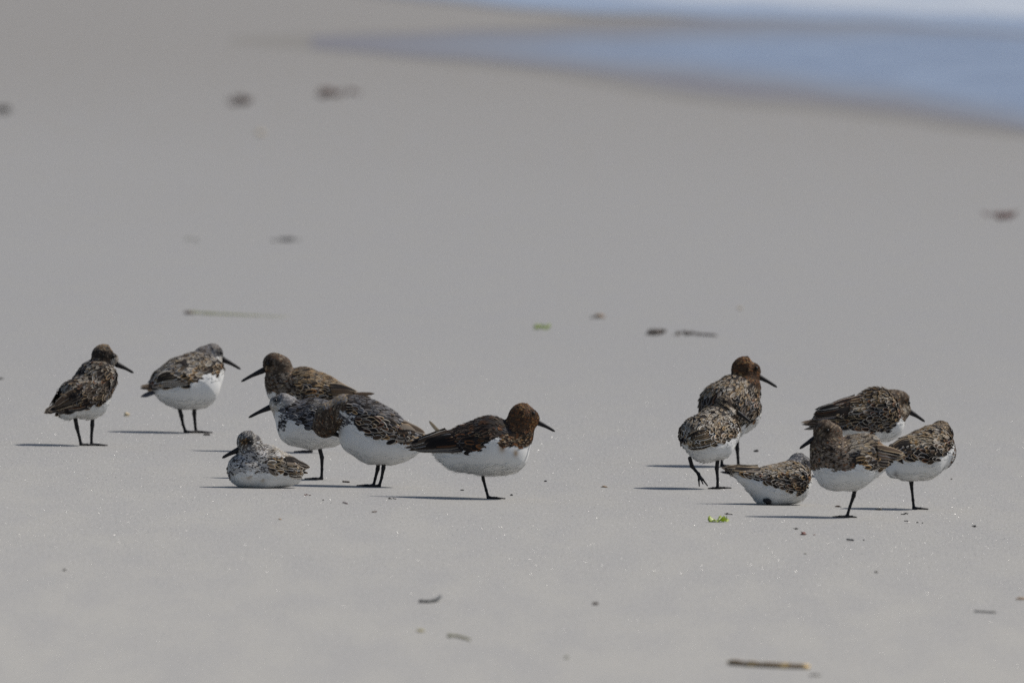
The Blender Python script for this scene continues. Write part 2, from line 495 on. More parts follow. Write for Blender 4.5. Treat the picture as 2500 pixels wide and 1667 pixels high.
# ------------------------------------------------------------------ a shorebird
def bird(b):
    """b: everything in photo pixels round the foot point; d = pixels away from the lens"""
    fx, fy = b['foot']
    g, s = ground(fx, fy)
    root = bpy.data.objects.new("sanderling", None); COL.objects.link(root)
    root.empty_display_size = 0.03
    root.location = g
    tag(root, b['label'], "bird", "sanderlings resting on the beach")
    seed = fx
    face = b['face']                     # +1 faces right, -1 left
    x0, sl = b.get('yaw', (fx, 0.0))
    def Q(x, y, d=None):
        if d is None: d = (x - x0) * sl
        return np.array([x - fx, d, fy - y], float)
    def xf(V): return V * s
    # body
    caps = []
    balls = {}
    def ball(t):
        q = Q(*t[:2], t[3] if len(t) > 3 else None); return (*q, t[2])
    for ch in b['body']:
        bb = [ball(t) for t in ch]
        caps += list(zip(bb[:-1], bb[1:])) if len(bb) > 1 else [(bb[0], bb[0])]
    hb = [ball(t) for t in b['head']]
    caps += list(zip(hb[:-1], hb[1:]))
    sit = b.get('sit')
    F_ = Field(caps, b.get('k', 12), b.get('shrink', 3.0), floor=(0.0 if sit else None))
    V, F = F_.mesh(2.8)
    Nn = F_.grad(V)
    headF = Field(list(zip(hb[:-1], hb[1:])), 8, 0)
    skull = np.array(hb[0][:3]); skr = hb[0][3]
    tail = Q(*b['tail'][:2], b['tail'][2] if len(b['tail']) > 2 else None)
    bill0, bill1 = Q(*b['bill'][0]), Q(*b['bill'][1])
    axis = np.array(ball(b['body'][0][0])[:3]) - tail; axis /= np.linalg.norm(axis)
    lat = np.cross(axis, [0, 0, 1.0]); lat /= np.linalg.norm(lat)
    if lat[1] > 0: lat = -lat           # lat points to the lens
    bx = np.array([p[0] for p in b['bound']], float) - fx; by = fy - np.array([p[1] for p in b['bound']], float)
    o_ = np.argsort(bx); bx, by = bx[o_], by[o_]
    polys = [([(x - fx, fy - y) for x, y in p[0]], p[1], p[2]) for p in b.get('patches', [])]
    plight = [np.array(p[3] if len(p) > 3 else WH) for p in b.get('patches', [])]
    hx = b.get('headmax', None)

    def zones(P):
        """0 belly, 1 back, 2 head ; -1-i patch i"""
        j = 7 * (vnoise(P, 16, seed + 1) - .5) + 4 * (vnoise(P, 6, seed + 2) - .5)
        z = np.where(P[:, 2] + j > np.interp(P[:, 0], bx, by), 1, 0)
        z[(P[:, 0] < bx[0] - 2) & (P[:, 2] < by[0])] = 0
        dh = headF(P)
        isH = dh < 3
        if hx: isH &= inpoly(P[:, 0], P[:, 2], [(x - fx, fy - y) for x, y in hx])
        z[isH] = 2
        for i, (pl, pal, dens) in enumerate(polys):
            z[inpoly(P[:, 0] + j, P[:, 2] + j, pl)] = -1 - i
        return z

    z = zones(V)
    cs = np.ones((len(V), 3)) * np.array(WH)
    cs[z == 1] = np.array(DK) * 1.6
    hp = HEADS[b['hpal']]
    havg = sum(np.array(c) * w for c, w in hp) / sum(w for c, w in hp)
    cs[z == 2] = havg * .8
    for i, (pl, pal, dens) in enumerate(polys):
        m = z == -1 - i
        pa = HEADS[pal]; av = sum(np.array(c) * w for c, w in pa) / sum(w for c, w in pa)
        cs[m] = av * dens + plight[i] * (1 - dens)
    for (sx, sy, sr, sc) in b.get('stain', []):
        q = np.exp(-((V[:, 0] - (sx - fx)) ** 2 + ((V[:, 2] - (fy - sy)) * .7) ** 2) / sr ** 2)[:, None] * .8
        cs = np.where((z == 0)[:, None], cs * (1 - q) + np.array(sc) * q, cs)
    body = Plumes()
    body.add(V, F, cs, cs, cs, np.zeros((len(V), 3)), Nn)

    # surface samples
    def samples(n, mind):
        f = F[rng.integers(0, len(F), n * 5)]
        w = rng.random((len(f), 3)); w /= w.sum(1, keepdims=True)
        P = V[f[:, 0]] * w[:, :1] + V[f[:, 1]] * w[:, 1:2] + V[f[:, 2]] * w[:, 2:]
        cell = np.floor(P / mind).astype(int)
        _, u = np.unique(cell, axis=0, return_index=True)
        u = rng.permutation(u)[:n]
        P = P[u]
        return F_.project(P, 2), None
    def frame(P, kind):
        N = F_.grad(P)
        if kind == 'head': T = P - (bill0 + (bill1 - bill0) * -0.15)
        elif kind == 'belly': T = (tail - np.array([0, 0, 25.])) - P
        else: T = tail - P
        T = T - (T * N).sum(1, keepdims=True) * N
        T += rng.normal(0, {'head': .12, 'belly': .08, 'back': .19}[kind], T.shape) * np.linalg.norm(T, axis=1, keepdims=True)
        T = T - (T * N).sum(1, keepdims=True) * N
        T /= np.maximum(np.linalg.norm(T, axis=1, keepdims=True), 1e-6)
        return N, T
    groundz = 1.5
    # head and patches: many short feathers
    P, _ = samples(9000, 2.3); z = zones(P)
    m = z == 2; Ph = P[m]
    N, T = frame(Ph, 'head')
    n = len(Ph)
    if n:
        c = pick(hp, n, Ph, seed + 5, 11)
        c = c * .6 + havg * .4
        if 'crown' in b:   # crown feathers by upward normal: own tint plus sunlit tone put into the colour
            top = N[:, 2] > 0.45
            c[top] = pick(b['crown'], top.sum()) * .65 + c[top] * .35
        if 'cheek' in b:
            cx, cy, cr, cc = b['cheek']
            mm = (np.hypot(Ph[:, 0] - (cx - fx), Ph[:, 2] - (fy - cy)) < cr * rng.uniform(.6, 1.2, n))
            c[mm] = pick(cc, mm.sum()) * .65 + .35 * sum(np.array(q) * w for q, w in cc) / sum(w for q, w in cc)
        if 'eye' in b:
            ex, ey = b['eye']
            mm = np.hypot((Ph[:, 0] - (ex - fx)), (Ph[:, 2] - (fy - ey))) < 9
            c[mm] = c[mm] * .35
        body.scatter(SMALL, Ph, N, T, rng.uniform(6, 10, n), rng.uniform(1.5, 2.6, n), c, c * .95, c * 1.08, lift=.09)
    for i, (pl, pal, dens) in enumerate(polys):
        m = z == -1 - i; Pp = P[m]; n = len(Pp)
        if not n: continue
        N, T = frame(Pp, 'back')
        c = pick(HEADS[pal], n, Pp, seed + 9, 14)
        wmask = .5 * rng.random(n) + .5 * vnoise(Pp, 8, seed + 12) > np.quantile(.5 * rng.random(n) + .5 * vnoise(Pp, 8, seed + 12), dens)
        c[wmask] = plight[i] * rng.uniform(.75, 1, (wmask.sum(), 1))
        body.scatter(SMALL, Pp, N, T, rng.uniform(6, 11, n), rng.uniform(1.2, 2.2, n), c, c, c, lift=.10)
    # belly: soft white feathers
    P, _ = samples(2600, 4.2); z = zones(P)
    Pb = P[z == 0]
    if sit: Pb = Pb[Pb[:, 2] > 7]
    near_edge = np.abs(Pb[:, 2] - np.interp(Pb[:, 0], bx, by)) < 13
    Nb_ = F_.grad(Pb)
    rim = (Nb_[:, 2] < -.55) | (np.abs(Nb_ @ lat) < .25)
    Pb = Pb[near_edge | (rim & (rng.random(len(Pb)) < .8)) | (rng.random(len(Pb)) < .03)]
    N, T = frame(Pb, 'belly'); n = len(Pb)
    c = np.array(WH) * rng.uniform(.88, 1.06, (n, 1))
    if 'stain' in b:
        for (sx, sy, sr, sc) in b['stain']:
            mm = np.hypot(Pb[:, 0] - (sx - fx), Pb[:, 2] - (fy - sy)) < sr * rng.uniform(.5, 1.1, n)
            c[mm] = np.array(sc) * .6 + np.array(WH) * .4
    c = np.clip(c, 0, .84)
    fl = b.get('fluff', .06)
    ne = np.abs(Pb[:, 2] - np.interp(Pb[:, 0], bx, by)) < 13
    ne |= rng.random(n) < .08
    body.scatter(SMALL, Pb[ne], N[ne], T[ne], rng.uniform(12, 20, ne.sum()), rng.uniform(2.5, 4.5, ne.sum()), c[ne], c[ne], c[ne], lift=fl * .25, camber=.02, sink=.0)
    # loose hair-like ends along the rear belly
    sel = (rng.random(n) < (.95 if fl > .1 else .45)) & ((N[:, 2] < -.35) | (T @ np.array([-face, 0, 0.]) * N[:, 0] * -face > .3)) & (fl > .05)
    n2 = sel.sum()
    body.scatter(HAIR, Pb[sel], N[sel], T[sel], rng.uniform(10, 22, n2), rng.uniform(.9, 1.5, n2), c[sel], c[sel], c[sel], lift=fl * 2 + .02, camber=0, sink=.02)
    bo = body.build("body", root, xf)

    # back and wing coverts
    parts = {'back_plumage': Plumes(), 'near': Plumes(), 'far': Plumes()}
    A, M_, B_ = BACKS[b['bpal']]
    def backset(n_, mind, Lr, Wr, zone_test, shade=1.0, lift=.10):
        P, _ = samples(n_, mind); z = zones(P); P = P[(z == 1)]
        if zone_test is not None: P = P[zone_test(P)]
        N, T = frame(P, 'back'); n = len(P)
        if not n: return
        # feathers grow longer towards the tail
        q = np.clip(((P - tail) @ axis) / np.linalg.norm(np.array(ball(b['body'][0][0])[:3]) - tail), 0, 1)
        L = (Lr[0] + (Lr[1] - Lr[0]) * (1 - q)) * rng.uniform(.85, 1.2, n)
        W = (Wr[0] + (Wr[1] - Wr[0]) * (1 - q)) * rng.uniform(.85, 1.2, n)
        ca = pick(A, n, P, seed + 3, 35) * shade; cm = pick(M_, n, P, seed + 4, 30) * shade; cb = pick(B_, n, P, seed + 6, 60) * shade
        if 'mantle' in b:     # pale frosted mantle; sunlight on the back is partly put into its colour
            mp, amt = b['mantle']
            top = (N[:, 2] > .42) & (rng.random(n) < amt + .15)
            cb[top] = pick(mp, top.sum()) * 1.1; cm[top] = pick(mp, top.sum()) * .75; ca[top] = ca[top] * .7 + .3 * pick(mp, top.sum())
        side = N @ lat
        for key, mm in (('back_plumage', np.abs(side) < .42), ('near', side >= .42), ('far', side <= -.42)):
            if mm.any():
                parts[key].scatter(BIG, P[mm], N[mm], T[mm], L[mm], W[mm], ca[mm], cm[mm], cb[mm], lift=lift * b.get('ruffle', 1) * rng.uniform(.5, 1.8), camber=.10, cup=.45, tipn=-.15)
    mantle_z = b.get('mantlez', .52)
    backset(760, 8.5, (18, 32), (4.6, 7.8), lambda P: F_.grad(P)[:, 2] < mantle_z)
    backset(1300, 4.5, (11, 18), (2.2, 3.8), lambda P: F_.grad(P)[:, 2] >= mantle_z - .12)
    # long wing feathers, mirrored to the far wing
    c0 = np.array(ball(b['body'][0][0])[:3]); c0 = .5 * (c0 + tail)
    def mirror(X): return X - 2 * ((X - c0) @ lat)[..., None] * lat
    for (xa, ya, xb, yb, xc, yc, xd, yd, nf, w, pal) in b.get('flight', []):
        for i in range(nf):
            t = i / max(nf - 1, 1)
            k_ = b.get('fstart', .25); a = Q(xa + (xb - xa) * t + (xc - xa) * k_, ya + (yb - ya) * t + ((yc - ya) * (1 - t) + (yd - yb) * t) * k_); e = Q(xc + (xd - xc) * t, yc + (yd - yc) * t)
            # start on the near surface: march from the lens side
            ys_ = np.arange(-160, 161, 2.0); line = np.stack([np.full(len(ys_), a[0]), ys_, np.full(len(ys_), a[2])], 1)
            ins = F_(line) < 0
            if ins.any(): a[1] = ys_[np.argmax(ins)] - 1
            e = e + lat * (7 - 9 * t) + rng.normal(0, 1.2, 3)
            v = np.linspace(0, 1, 11)[:, None]
            path = a * (1 - v) + e * v
            path[:, 2] += np.sin(v[:, 0] * math.pi) * 3
            for _ in range(3):
                sdv = F_(path); gr = F_.grad(path)
                path = path + np.maximum(2.5 + (nf - i) * .5 - sdv, 0)[:, None] * gr
            for _ in range(2): path[1:-1] = (path[:-2] + 2 * path[1:-1] + path[2:]) / 4
            gr = F_.grad(path)
            Nr = .6 * gr + .7 * lat + np.array([0, 0, .25]); Nr /= np.linalg.norm(Nr, axis=1, keepdims=True)
            pa = BACKS[pal]
            ca = pick(pa[0], 1)[0]; cm = (pick(pa[1], 1)[0] + ca) / 2; cb = pick(pa[2], 1)[0]; cb = cb * .45 + cm * .55 if rng.random() < .3 else cb
            ww = w * rng.uniform(.85, 1.15)
            parts['near'].strip(path, Nr, ww, ca, cm, cb)
            mpth = mirror(path); mN = Nr - 2 * (Nr @ lat)[:, None] * lat
            if b.get('farwing', True): parts['far'].strip(mpth, mN, ww, ca, cm, cb)
    parts['back_plumage'].build("back_plumage", root, xf)
    parts['near'].build("wing", root, xf)
    parts['far'].build("wing", root, xf)
    # tail feathers
    tl = Plumes()
    for (x1, y1, x2, y2, w, col, edge) in b.get('tails', []):
        for sgn in (-1, 1):
            a = Q(x1, y1); e = Q(x2, y2); off = lat * sgn * w * .7
            v = np.linspace(0, 1, 8)[:, None]
            path = a * (1 - v) + e * v + off * (0.4 + v)
            Nr = np.ones((8, 1)) * (np.array([0, 0, .55]) + lat * .75); Nr /= np.linalg.norm(Nr, axis=1, keepdims=True)
            tl.strip(path, Nr, w, np.array(col), np.array(col) * 1.2, np.array(edge))
    if tl.V: tl.build("tail", root, xf)
    for (pts, w, col, edge) in b.get('stray', []):
        st = Plumes()
        pa = np.array([Q(*p) for p in pts]); v = np.linspace(0, len(pts) - 1, 9)
        path = np.stack([np.interp(v, np.arange(len(pts)), pa[:, i]) for i in range(3)], 1)
        st.strip(path, np.ones((9, 1)) * np.array([0.1, -.95, .2]), w, np.array(col), np.array(col), np.array(edge))
        st.build("loose_feather", root, xf)
    # bill
    v = np.linspace(-.12, 1, 12)
    L = np.linalg.norm(bill1 - bill0)
    pts = bill0 + v[:, None] * (bill1 - bill0); pts[:, 2] += -np.sin(np.clip(v, 0, 1) * math.pi) * -1.2
    r = np.interp(v, [-.12, 0, .15, .5, .85, .97, 1], [5.6, 5.6, 4.9, 3.4, 2.7, 2.2, .8]) * b.get('billr', 1) * 1.27
    Vb, Fb = tube(xf(pts), r * s, 10, .8)
    build_any("bill", Vb, Fb, MAT['horn'], root)
    # eyes
    if 'eye' in b:
        ex, ey = b['eye']
        hd = bill1 - bill0; hd = hd / np.linalg.norm(hd); hl = np.cross(hd, [0, 0, 1.0]); hl /= np.linalg.norm(hl)
        if hl[1] > 0: hl = -hl
        a = Q(ex, ey, 0); ys_ = np.arange(-200, 201, 1.0)
        ins = F_(np.stack([np.full(len(ys_), a[0]), ys_, np.full(len(ys_), a[2])], 1)) < 0
        if ins.any(): a[1] = ys_[np.argmax(ins)] - .2
        for p in (a, a - 2 * ((a - skull) @ hl) * hl):
            th = np.linspace(0, math.pi, 9); ph = np.linspace(0, 2 * math.pi, 13)[:-1]
            VV = np.array([[math.sin(t) * math.cos(q), math.sin(t) * math.sin(q), math.cos(t)] for t in th for q in ph]) * b.get('eyer', 4.3) + p
            FF = [(j*12+k, j*12+(k+1) % 12, (j+1)*12+(k+1) % 12, (j+1)*12+k) for j in range(8) for k in range(12)]
            build_any("eye", xf(VV), FF, MAT['eye'], root)
    # legs
    hdg = b.get('heading', math.atan2(sl, 1) if face > 0 else math.atan2(-sl, -1))
    for lg in b.get('legs', []):
        pts = [Q(x, y, d) for x, y, d in lg['p']]
        rr = lg.get('r', [5.3, 4.8, 3.2, 3.9])[:len(pts)]
        if not lg.get('lifted'):
            pts[-1][2] = 3.2 - TILT * pts[-1][0]
        caps = [((*pts[i], rr[i]), (*pts[i+1], rr[i+1])) for i in range(len(pts) - 1)]
        ank = pts[-1]
        if 'toes' in lg: ends = [Q(*t) for t in lg['toes']]
        else:
            ends = []
            for da, ln in ((0, 41), (.55, 34), (-.55, 34)):
                a_ = lg.get('h', hdg) + da
                e = ank + np.array([math.cos(a_), math.sin(a_), 0]) * ln; e[2] = 1.6 - TILT * e[0]
                ends.append(e)
        for e in ends:
            mid_ = ank * .5 + e * .5; mid_[2] += .4
            caps += [((*ank, 3.0), (*mid_, 2.2)), ((*mid_, 2.2), (*e, 1.5))]
        LF = Field(caps, 3.0, 0)
        Vl, Fl = LF.mesh(1.15)
        build("leg", xf(Vl), Fl, MAT['horn'], root)
    return root

# ------------------------------------------------------------------ the flock
exec_birds = True
BIRDS = []
def leg(*p, **k): return dict(p=p, **k)
PALE_M = [(PL, 4), (GY, 2), (BF, 2.5), (GB, .5)]
CR_TAN = [(OC, 1.5), (GB, 3), (BF, 1.5), (BR, 2)]
CR_GREY = [(GY, 4), (PL, 3), (GB, 1)]

BIRDS.append(dict(   # A far left, dark, seen from behind
 label="black headed sandpiper at the far left of the flock, seen from behind, bill pointing right", foot=(222, 1088), face=1, yaw=(211, 1.0),
 body=[[(244, 925, 42), (236, 927, 50), (213, 968, 57), (187, 972, 47), (166, 1000, 27)]],
 head=[(253, 872, 33, 42), (272, 879, 18, 44)], k=12, tail=(118, 1008),
 bill=((287, 892, 44), (325, 912, 52)), eye=(276, 870), bpal='dark', hpal='black', crown=CR_TAN,
 cheek=(281, 886, 12, [(PL, 2), (GB, 2), (GY, 1)]), mantle=(PALE_M, .45),
 bound=[(118, 1010), (140, 1004), (163, 1001), (207, 996), (240, 986), (259, 979), (276, 962), (284, 935), (290, 920)],
 flight=[(205, 940, 232, 985, 128, 988, 135, 1003, 8, 8, 'dark')],
 tails=[(150, 985, 117, 1000, 7, DK, GB), (150, 993, 114, 1005, 6, DK, GB)],
 stray=[([(197, 974, -60), (175, 972, -72), (150, 958, -80)], 5, GB, OC)],
 legs=[leg((184, 1020, -12), (188, 1042, -12), (194, 1066, -10), (198, 1085, -8)), leg((226, 1010, 12), (225, 1038, 12), (223, 1065, 12), (223, 1085, 12), h=.35)]))

BIRDS.append(dict(   # B
 label="second sandpiper from the left, grey head, brown and gold back, tail pointing left", foot=(480, 1057), face=1, yaw=(460, .55),
 body=[[(497, 913, 52), (478, 937, 62), (440, 938, 62), (408, 943, 37), (388, 941, 17)], [(500, 902, 42), (474, 904, 45), (442, 917, 46), (412, 930, 38), (392, 934, 20)]],
 head=[(517, 866, 29, 32), (499, 870, 24, 26), (495, 890, 30, 22)], k=12, tail=(352, 952),
 bill=((546, 880, 40), (587, 903, 48)), eye=(539, 862), bpal='gold', hpal='grey', crown=[(GB, 3), (BR, 2), (GY, 2)],
 cheek=(536, 882, 13, [(WH, 2), (PL, 2)]), mantlez=.58, mantle=(PALE_M, .6),
 bound=[(350, 965), (372, 948), (387, 946), (430, 944), (480, 934), (497, 918), (512, 910), (533, 916), (545, 900), (552, 880)],
 flight=[(430, 905, 470, 930, 386, 928, 392, 942, 6, 8, 'pale')],
 tails=[(405, 935, 346, 941, 6, BR, GB), (400, 940, 346, 946, 6, BR, GB), (400, 944, 347, 967, 6, DG, DG)],
 legs=[leg((438, 995, -12), (443, 1014, -12), (447, 1036, -10), (453, 1054, -8)), leg((475, 985, 12), (474, 1010, 12), (476, 1034, 12), (478, 1054, 12), h=.25)]))

BIRDS.append(dict(   # C behind
 label="large sandpiper with brown head and golden back standing behind the pale grey headed one", foot=(759, 1105), face=-1, yaw=(740, .15), mantle=([(OC, 2), (BF, 3), (GB, 3)], .7),
 body=[[(692, 948, 45), (737, 957, 62), (784, 966, 54), (822, 969, 36), (845, 968, 18)]],
 head=[(669, 888, 29.5, -8), (684, 895, 27, -8), (683, 922, 38, -8)], k=14, tail=(905, 965),
 bill=((640, 905, -10), (589, 931, -12)), eye=(656, 887), bpal='gold', hpal='brown',
 bound=[(646, 945), (670, 952), (700, 957), (720, 965), (760, 1000), (800, 1015), (850, 1000), (905, 985)],
 patches=[([(645, 925), (700, 905), (722, 935), (722, 962), (690, 966), (650, 950)], 'brown', .72, (.24, .205, .17))],
 fstart=.5, flight=[(735, 925, 745, 985, 872, 956, 862, 975, 8, 6, 'gold')],
 tails=[(850, 963, 914, 961, 6, BR, BR), (850, 968, 905, 970, 6, BR, GB)],
 legs=[leg((755, 1010, 8), (757, 1040, 8), (759, 1080, 8), (759, 1102, 8)), leg((752, 1015, -14), (746, 1045, -14), (762, 1078, -6), (764, 1088, -4), r=[4, 4, 3, 3], lifted=True, toes=[(750, 1050, -12)])]))

BIRDS.append(dict(   # D grey
 label="pale grey headed sandpiper in the left group, half hidden by the preening one", foot=(785, 1171), face=-1, yaw=(740, .1),
 body=[[(704, 1006, 39), (728, 1034, 56), (764, 1034, 64), (806, 1036, 56), (850, 1032, 30)]],
 head=[(690, 984, 27.5, -6), (678, 986, 20, -6), (696, 998, 32, -4)], k=12, tail=(905, 1040),
 bill=((657, 995, -8), (607, 1019, -10)), eye=(674, 977), bpal='grey', hpal='silver', crown=[(GY, 3), (DG, 2)],
 cheek=(670, 1000, 24, [(WH, 1), (PL, 4)]),
 bound=[(655, 1000), (690, 1005), (705, 1014), (716, 1030), (745, 1041), (770, 1046), (850, 1040), (905, 1048)],
 patches=[([(680, 1012), (696, 1000), (702, 1020), (692, 1052), (682, 1045)], 'slate', .75)],
 flight=[(770, 1010, 770, 1035, 870, 1035, 866, 1042, 5, 8, 'grey')],
 tails=[(850, 1035, 905, 1040, 6, BR, GB)],
 legs=[leg((778, 1085, 0), (786, 1116, 0), (786, 1145, 0), (785, 1168, 0), h=math.pi)]))

BIRDS.append(dict(   # E preening
 label="preening sandpiper with its head bent down and bill tucked in, in the left group", foot=(918, 1188), face=-1, yaw=(900, .1),
 body=[[(866, 1010, 46), (900, 1034, 56), (938, 1046, 50), (985, 1066, 26)], [(878, 1062, 54), (912, 1074, 60), (952, 1084, 52), (985, 1083, 44), (1014, 1084, 22)],
       [(890, 1030, 58), (940, 1068, 58)]],
 head=[(794, 1037, 33, -14), (802, 1013, 30, -12), (840, 1000, 37, -6), (866, 1010, 44, 0)], k=14, tail=(1052, 1072),
 headmax=[(740, 940), (852, 940), (840, 1020), (826, 1070), (740, 1090)],
 bill=((812, 1056, -10), (838, 1070, 4)), billr=1.1, bpal='mixed', hpal='brown', crown=[(GY, 3), (BF, 2), (GB, 2)], mantle=([(GY, 4), (DG, 3), (GB, 1)], .8),
 bound=[(820, 1030), (846, 1018), (862, 1030), (868, 1044), (892, 1060), (936, 1072), (972, 1083), (1008, 1084), (1055, 1080)],
 patches=[([(826, 1000), (868, 1005), (862, 1030), (835, 1042)], 'slate', .6)],
 flight=[(960, 1025, 940, 1065, 1040, 1058, 1020, 1082, 8, 10, 'pale')],
 tails=[(1000, 1060, 1060, 1066, 6, GB, GB), (1000, 1066, 1052, 1072, 6, BR, GB)],
 legs=[leg((925, 1120, 10), (922, 1145, 10), (916, 1168, 10), (912, 1185, 10), h=math.pi + .1), leg((939, 1120, -8), (936, 1142, -8), (932, 1165, -8), (926, 1186, -8), h=math.pi)]))

BIRDS.append(dict(   # F
 label="rufous headed sandpiper standing on one leg in the centre, dark back, bill pointing right", foot=(1192, 1217), face=1, yaw=(1200, .05),
 body=[[(1250, 1074, 50), (1234, 1100, 59), (1194, 1089, 75), (1148, 1092, 62), (1108, 1090, 43), (1070, 1082, 22)], [(1150, 1098, 58), (1116, 1104, 47), (1086, 1100, 30)]],
 head=[(1279, 1017, 34, 2), (1296, 1022, 20, 2), (1277, 1022, 35, 2), (1266, 1052, 40, 2)], k=12, tail=(995, 1093),
 bill=((1312, 1031, 2), (1355, 1053, 0)), eye=(1302, 1008), bpal='ebony', hpal='rufous', crown=[(OC, 1.6), (RU, 1.5), (BR, 4)],
 cheek=(1304, 1034, 13, [(RU, 3), (OC, 1.5), (BR, 1)]),
 bound=[(995, 1100), (1037, 1098), (1083, 1103), (1139, 1100), (1174, 1101), (1186, 1088), (1200, 1072), (1225, 1068), (1255, 1072), (1300, 1060)],
 patches=[([(1222, 1062), (1300, 1050), (1302, 1072), (1292, 1086), (1272, 1094), (1256, 1090), (1222, 1088), (1217, 1076)], 'rufous', .85, (.4, .3, .2))],
 stain=[(1259, 1104, 6, OC), (1226, 1090, 8, OC)],
 flight=[(1120, 1040, 1160, 1095, 1000, 1084, 1012, 1097, 10, 10, 'dark')],
 tails=[(1040, 1085, 987, 1092, 5, DK, GB), (1045, 1090, 997, 1098, 5, BR, GB)],
 stray=[([(1080, 1062, -8), (1062, 1043, -10), (1047, 1026, -10)], 5, BF, PL)], fluff=.14,
 legs=[leg((1177, 1150, 0), (1180, 1170, 0), (1187, 1196, 0), (1192, 1214, 0), r=[4.6, 3.8, 3.2, 3.6])]))

BIRDS.append(dict(   # G sitting
 label="speckled sandpiper sitting flat on the sand at the left, bill pointing left", foot=(640, 1190), face=-1, yaw=(640, .6), sit=True,
 body=[[(594, 1143, 40), (648, 1138, 53), (684, 1147, 43), (707, 1160, 29), (720, 1170, 14)], [(600, 1152, 42), (640, 1160, 44), (690, 1164, 32)]],
 head=[(606, 1078, 30, -24), (618, 1082, 22, -20), (614, 1106, 32, -22), (620, 1120, 36, -14)], k=12, tail=(757, 1152),
 bill=((583, 1097, -30), (543, 1116, -42)), eye=(610, 1077), billr=1.1, bpal='pale', hpal='pied', crown=[(DG, 3), (DK, 2), (PL, 1.5)],
 cheek=(596, 1078, 10, [(BR, 3), (OC, 1), (DK, 2)]), mantle=([(PL, 4), (WH, 2), (BF, 1)], .8),
 bound=[(564, 1160), (585, 1150), (608, 1146), (634, 1152), (672, 1152), (700, 1152), (709, 1162), (735, 1168), (760, 1168)],
 patches=[([(560, 1110), (600, 1100), (650, 1095), (652, 1152), (628, 1153), (610, 1146), (585, 1150), (557, 1158)], 'pied', .5, (.54, .52, .50))],
 stain=[(608, 1160, 6, (.35, .27, .2)), (642, 1168, 6, (.4, .33, .25))],
 flight=[(672, 1112, 690, 1158, 752, 1142, 735, 1166, 8, 7, 'pale')],
 tails=[(715, 1145, 756, 1142, 6, BR, WH), (715, 1150, 751, 1157, 6, BR, WH), (700, 1124, 724, 1129, 4, WH, WH), (705, 1130, 742, 1128, 3, GY, PL)], fluff=.05))

BIRDS.append(dict(   # H back right
 label="tall sandpiper with reddish brown head standing behind the walking one in the right group", foot=(1802, 1140), face=1, yaw=(1785, 1.2),
 body=[[(1812, 958, 45), (1802, 1003, 57), (1770, 992, 61), (1778, 1030, 46), (1745, 1040, 26)], [(1812, 958, 45), (1790, 958, 44), (1762, 984, 52), (1770, 992, 61)]],
 head=[(1819, 904, 35.5, 34), (1835, 908, 22, 38), (1826, 935, 32, 32)], k=12, tail=(1712, 1062),
 bill=((1853, 921, 42), (1898, 947, 50)), eye=(1846, 899), bpal='mixed', hpal='rufous', crown=[(RU, 2), (OC, 1), (BR, 3)],
 mantle=([(BF, 3), (PL, 3), (OC, 1.5), (DK, 1)], .8),
 bound=[(1700, 1072), (1745, 1066), (1780, 1052), (1808, 1040), (1835, 1030), (1852, 1018), (1858, 1000)],
 flight=[(1765, 1000, 1790, 1030, 1722, 1045, 1732, 1058, 6, 9, 'dark')], tails=[(1740, 1045, 1712, 1062, 8, DK, BR)],
 legs=[leg((1799, 1060, 14), (1800, 1096, 14), (1802, 1118, 14), (1803, 1137, 14), h=.6), leg((1764, 1060, -14), (1761, 1098, -14), (1762, 1120, -14), (1762, 1137, -14), h=.6)]))

BIRDS.append(dict(   # I walking
 label="sandpiper walking away with one foot lifted, pale scaled back, front left of the right group", foot=(1752, 1194), face=1, yaw=(1745, .9),
 body=[[(1758, 1056, 49, 25), (1742, 1040, 47, 15), (1708, 1062, 49, -28), (1722, 1082, 45, -18), (1754, 1084, 42, 5)], [(1758, 1056, 49, 25), (1722, 1082, 45, -18)]],
 head=[(1770, 992, 29, 36), (1784, 998, 18, 38), (1776, 1008, 30, 32)], k=12, tail=(1672, 1080, -95),
 bill=((1797, 1006, 42), (1834, 1033, 50)), eye=(1797, 990), bpal='pale', hpal='black', crown=[(BF, 2), (GB, 3), (DK, 1.5)], cheek=(1788, 1004, 10, [(PL, 2), (GB, 2)]),
 mantle=([(PL, 3), (BF, 2), (GB, 2)], .8),
 bound=[(1655, 1082), (1661, 1078), (1699, 1079), (1726, 1082), (1759, 1080), (1780, 1076), (1803, 1062), (1812, 1045)],
 flight=[(1735, 1042, 1762, 1076, 1668, 1068, 1692, 1081, 9, 6, 'pale')],
 tails=[(1700, 1068, 1664, 1072, 7, DK, DG)],
 legs=[leg((1684, 1118, -10), (1689, 1137, -10), (1698, 1148, -10), (1705, 1156, -10), r=[5, 4.8, 3.2, 3.8], lifted=True, toes=[(1707, 1186, -8), (1727, 1185, 2), (1716, 1180, -20)]),
       leg((1753, 1112, 5), (1750, 1143, 5), (1752, 1168, 5), (1752, 1190, 5), toes=[(1729, 1192, 0), (1785, 1191, 10), (1765, 1191, 38)])]))

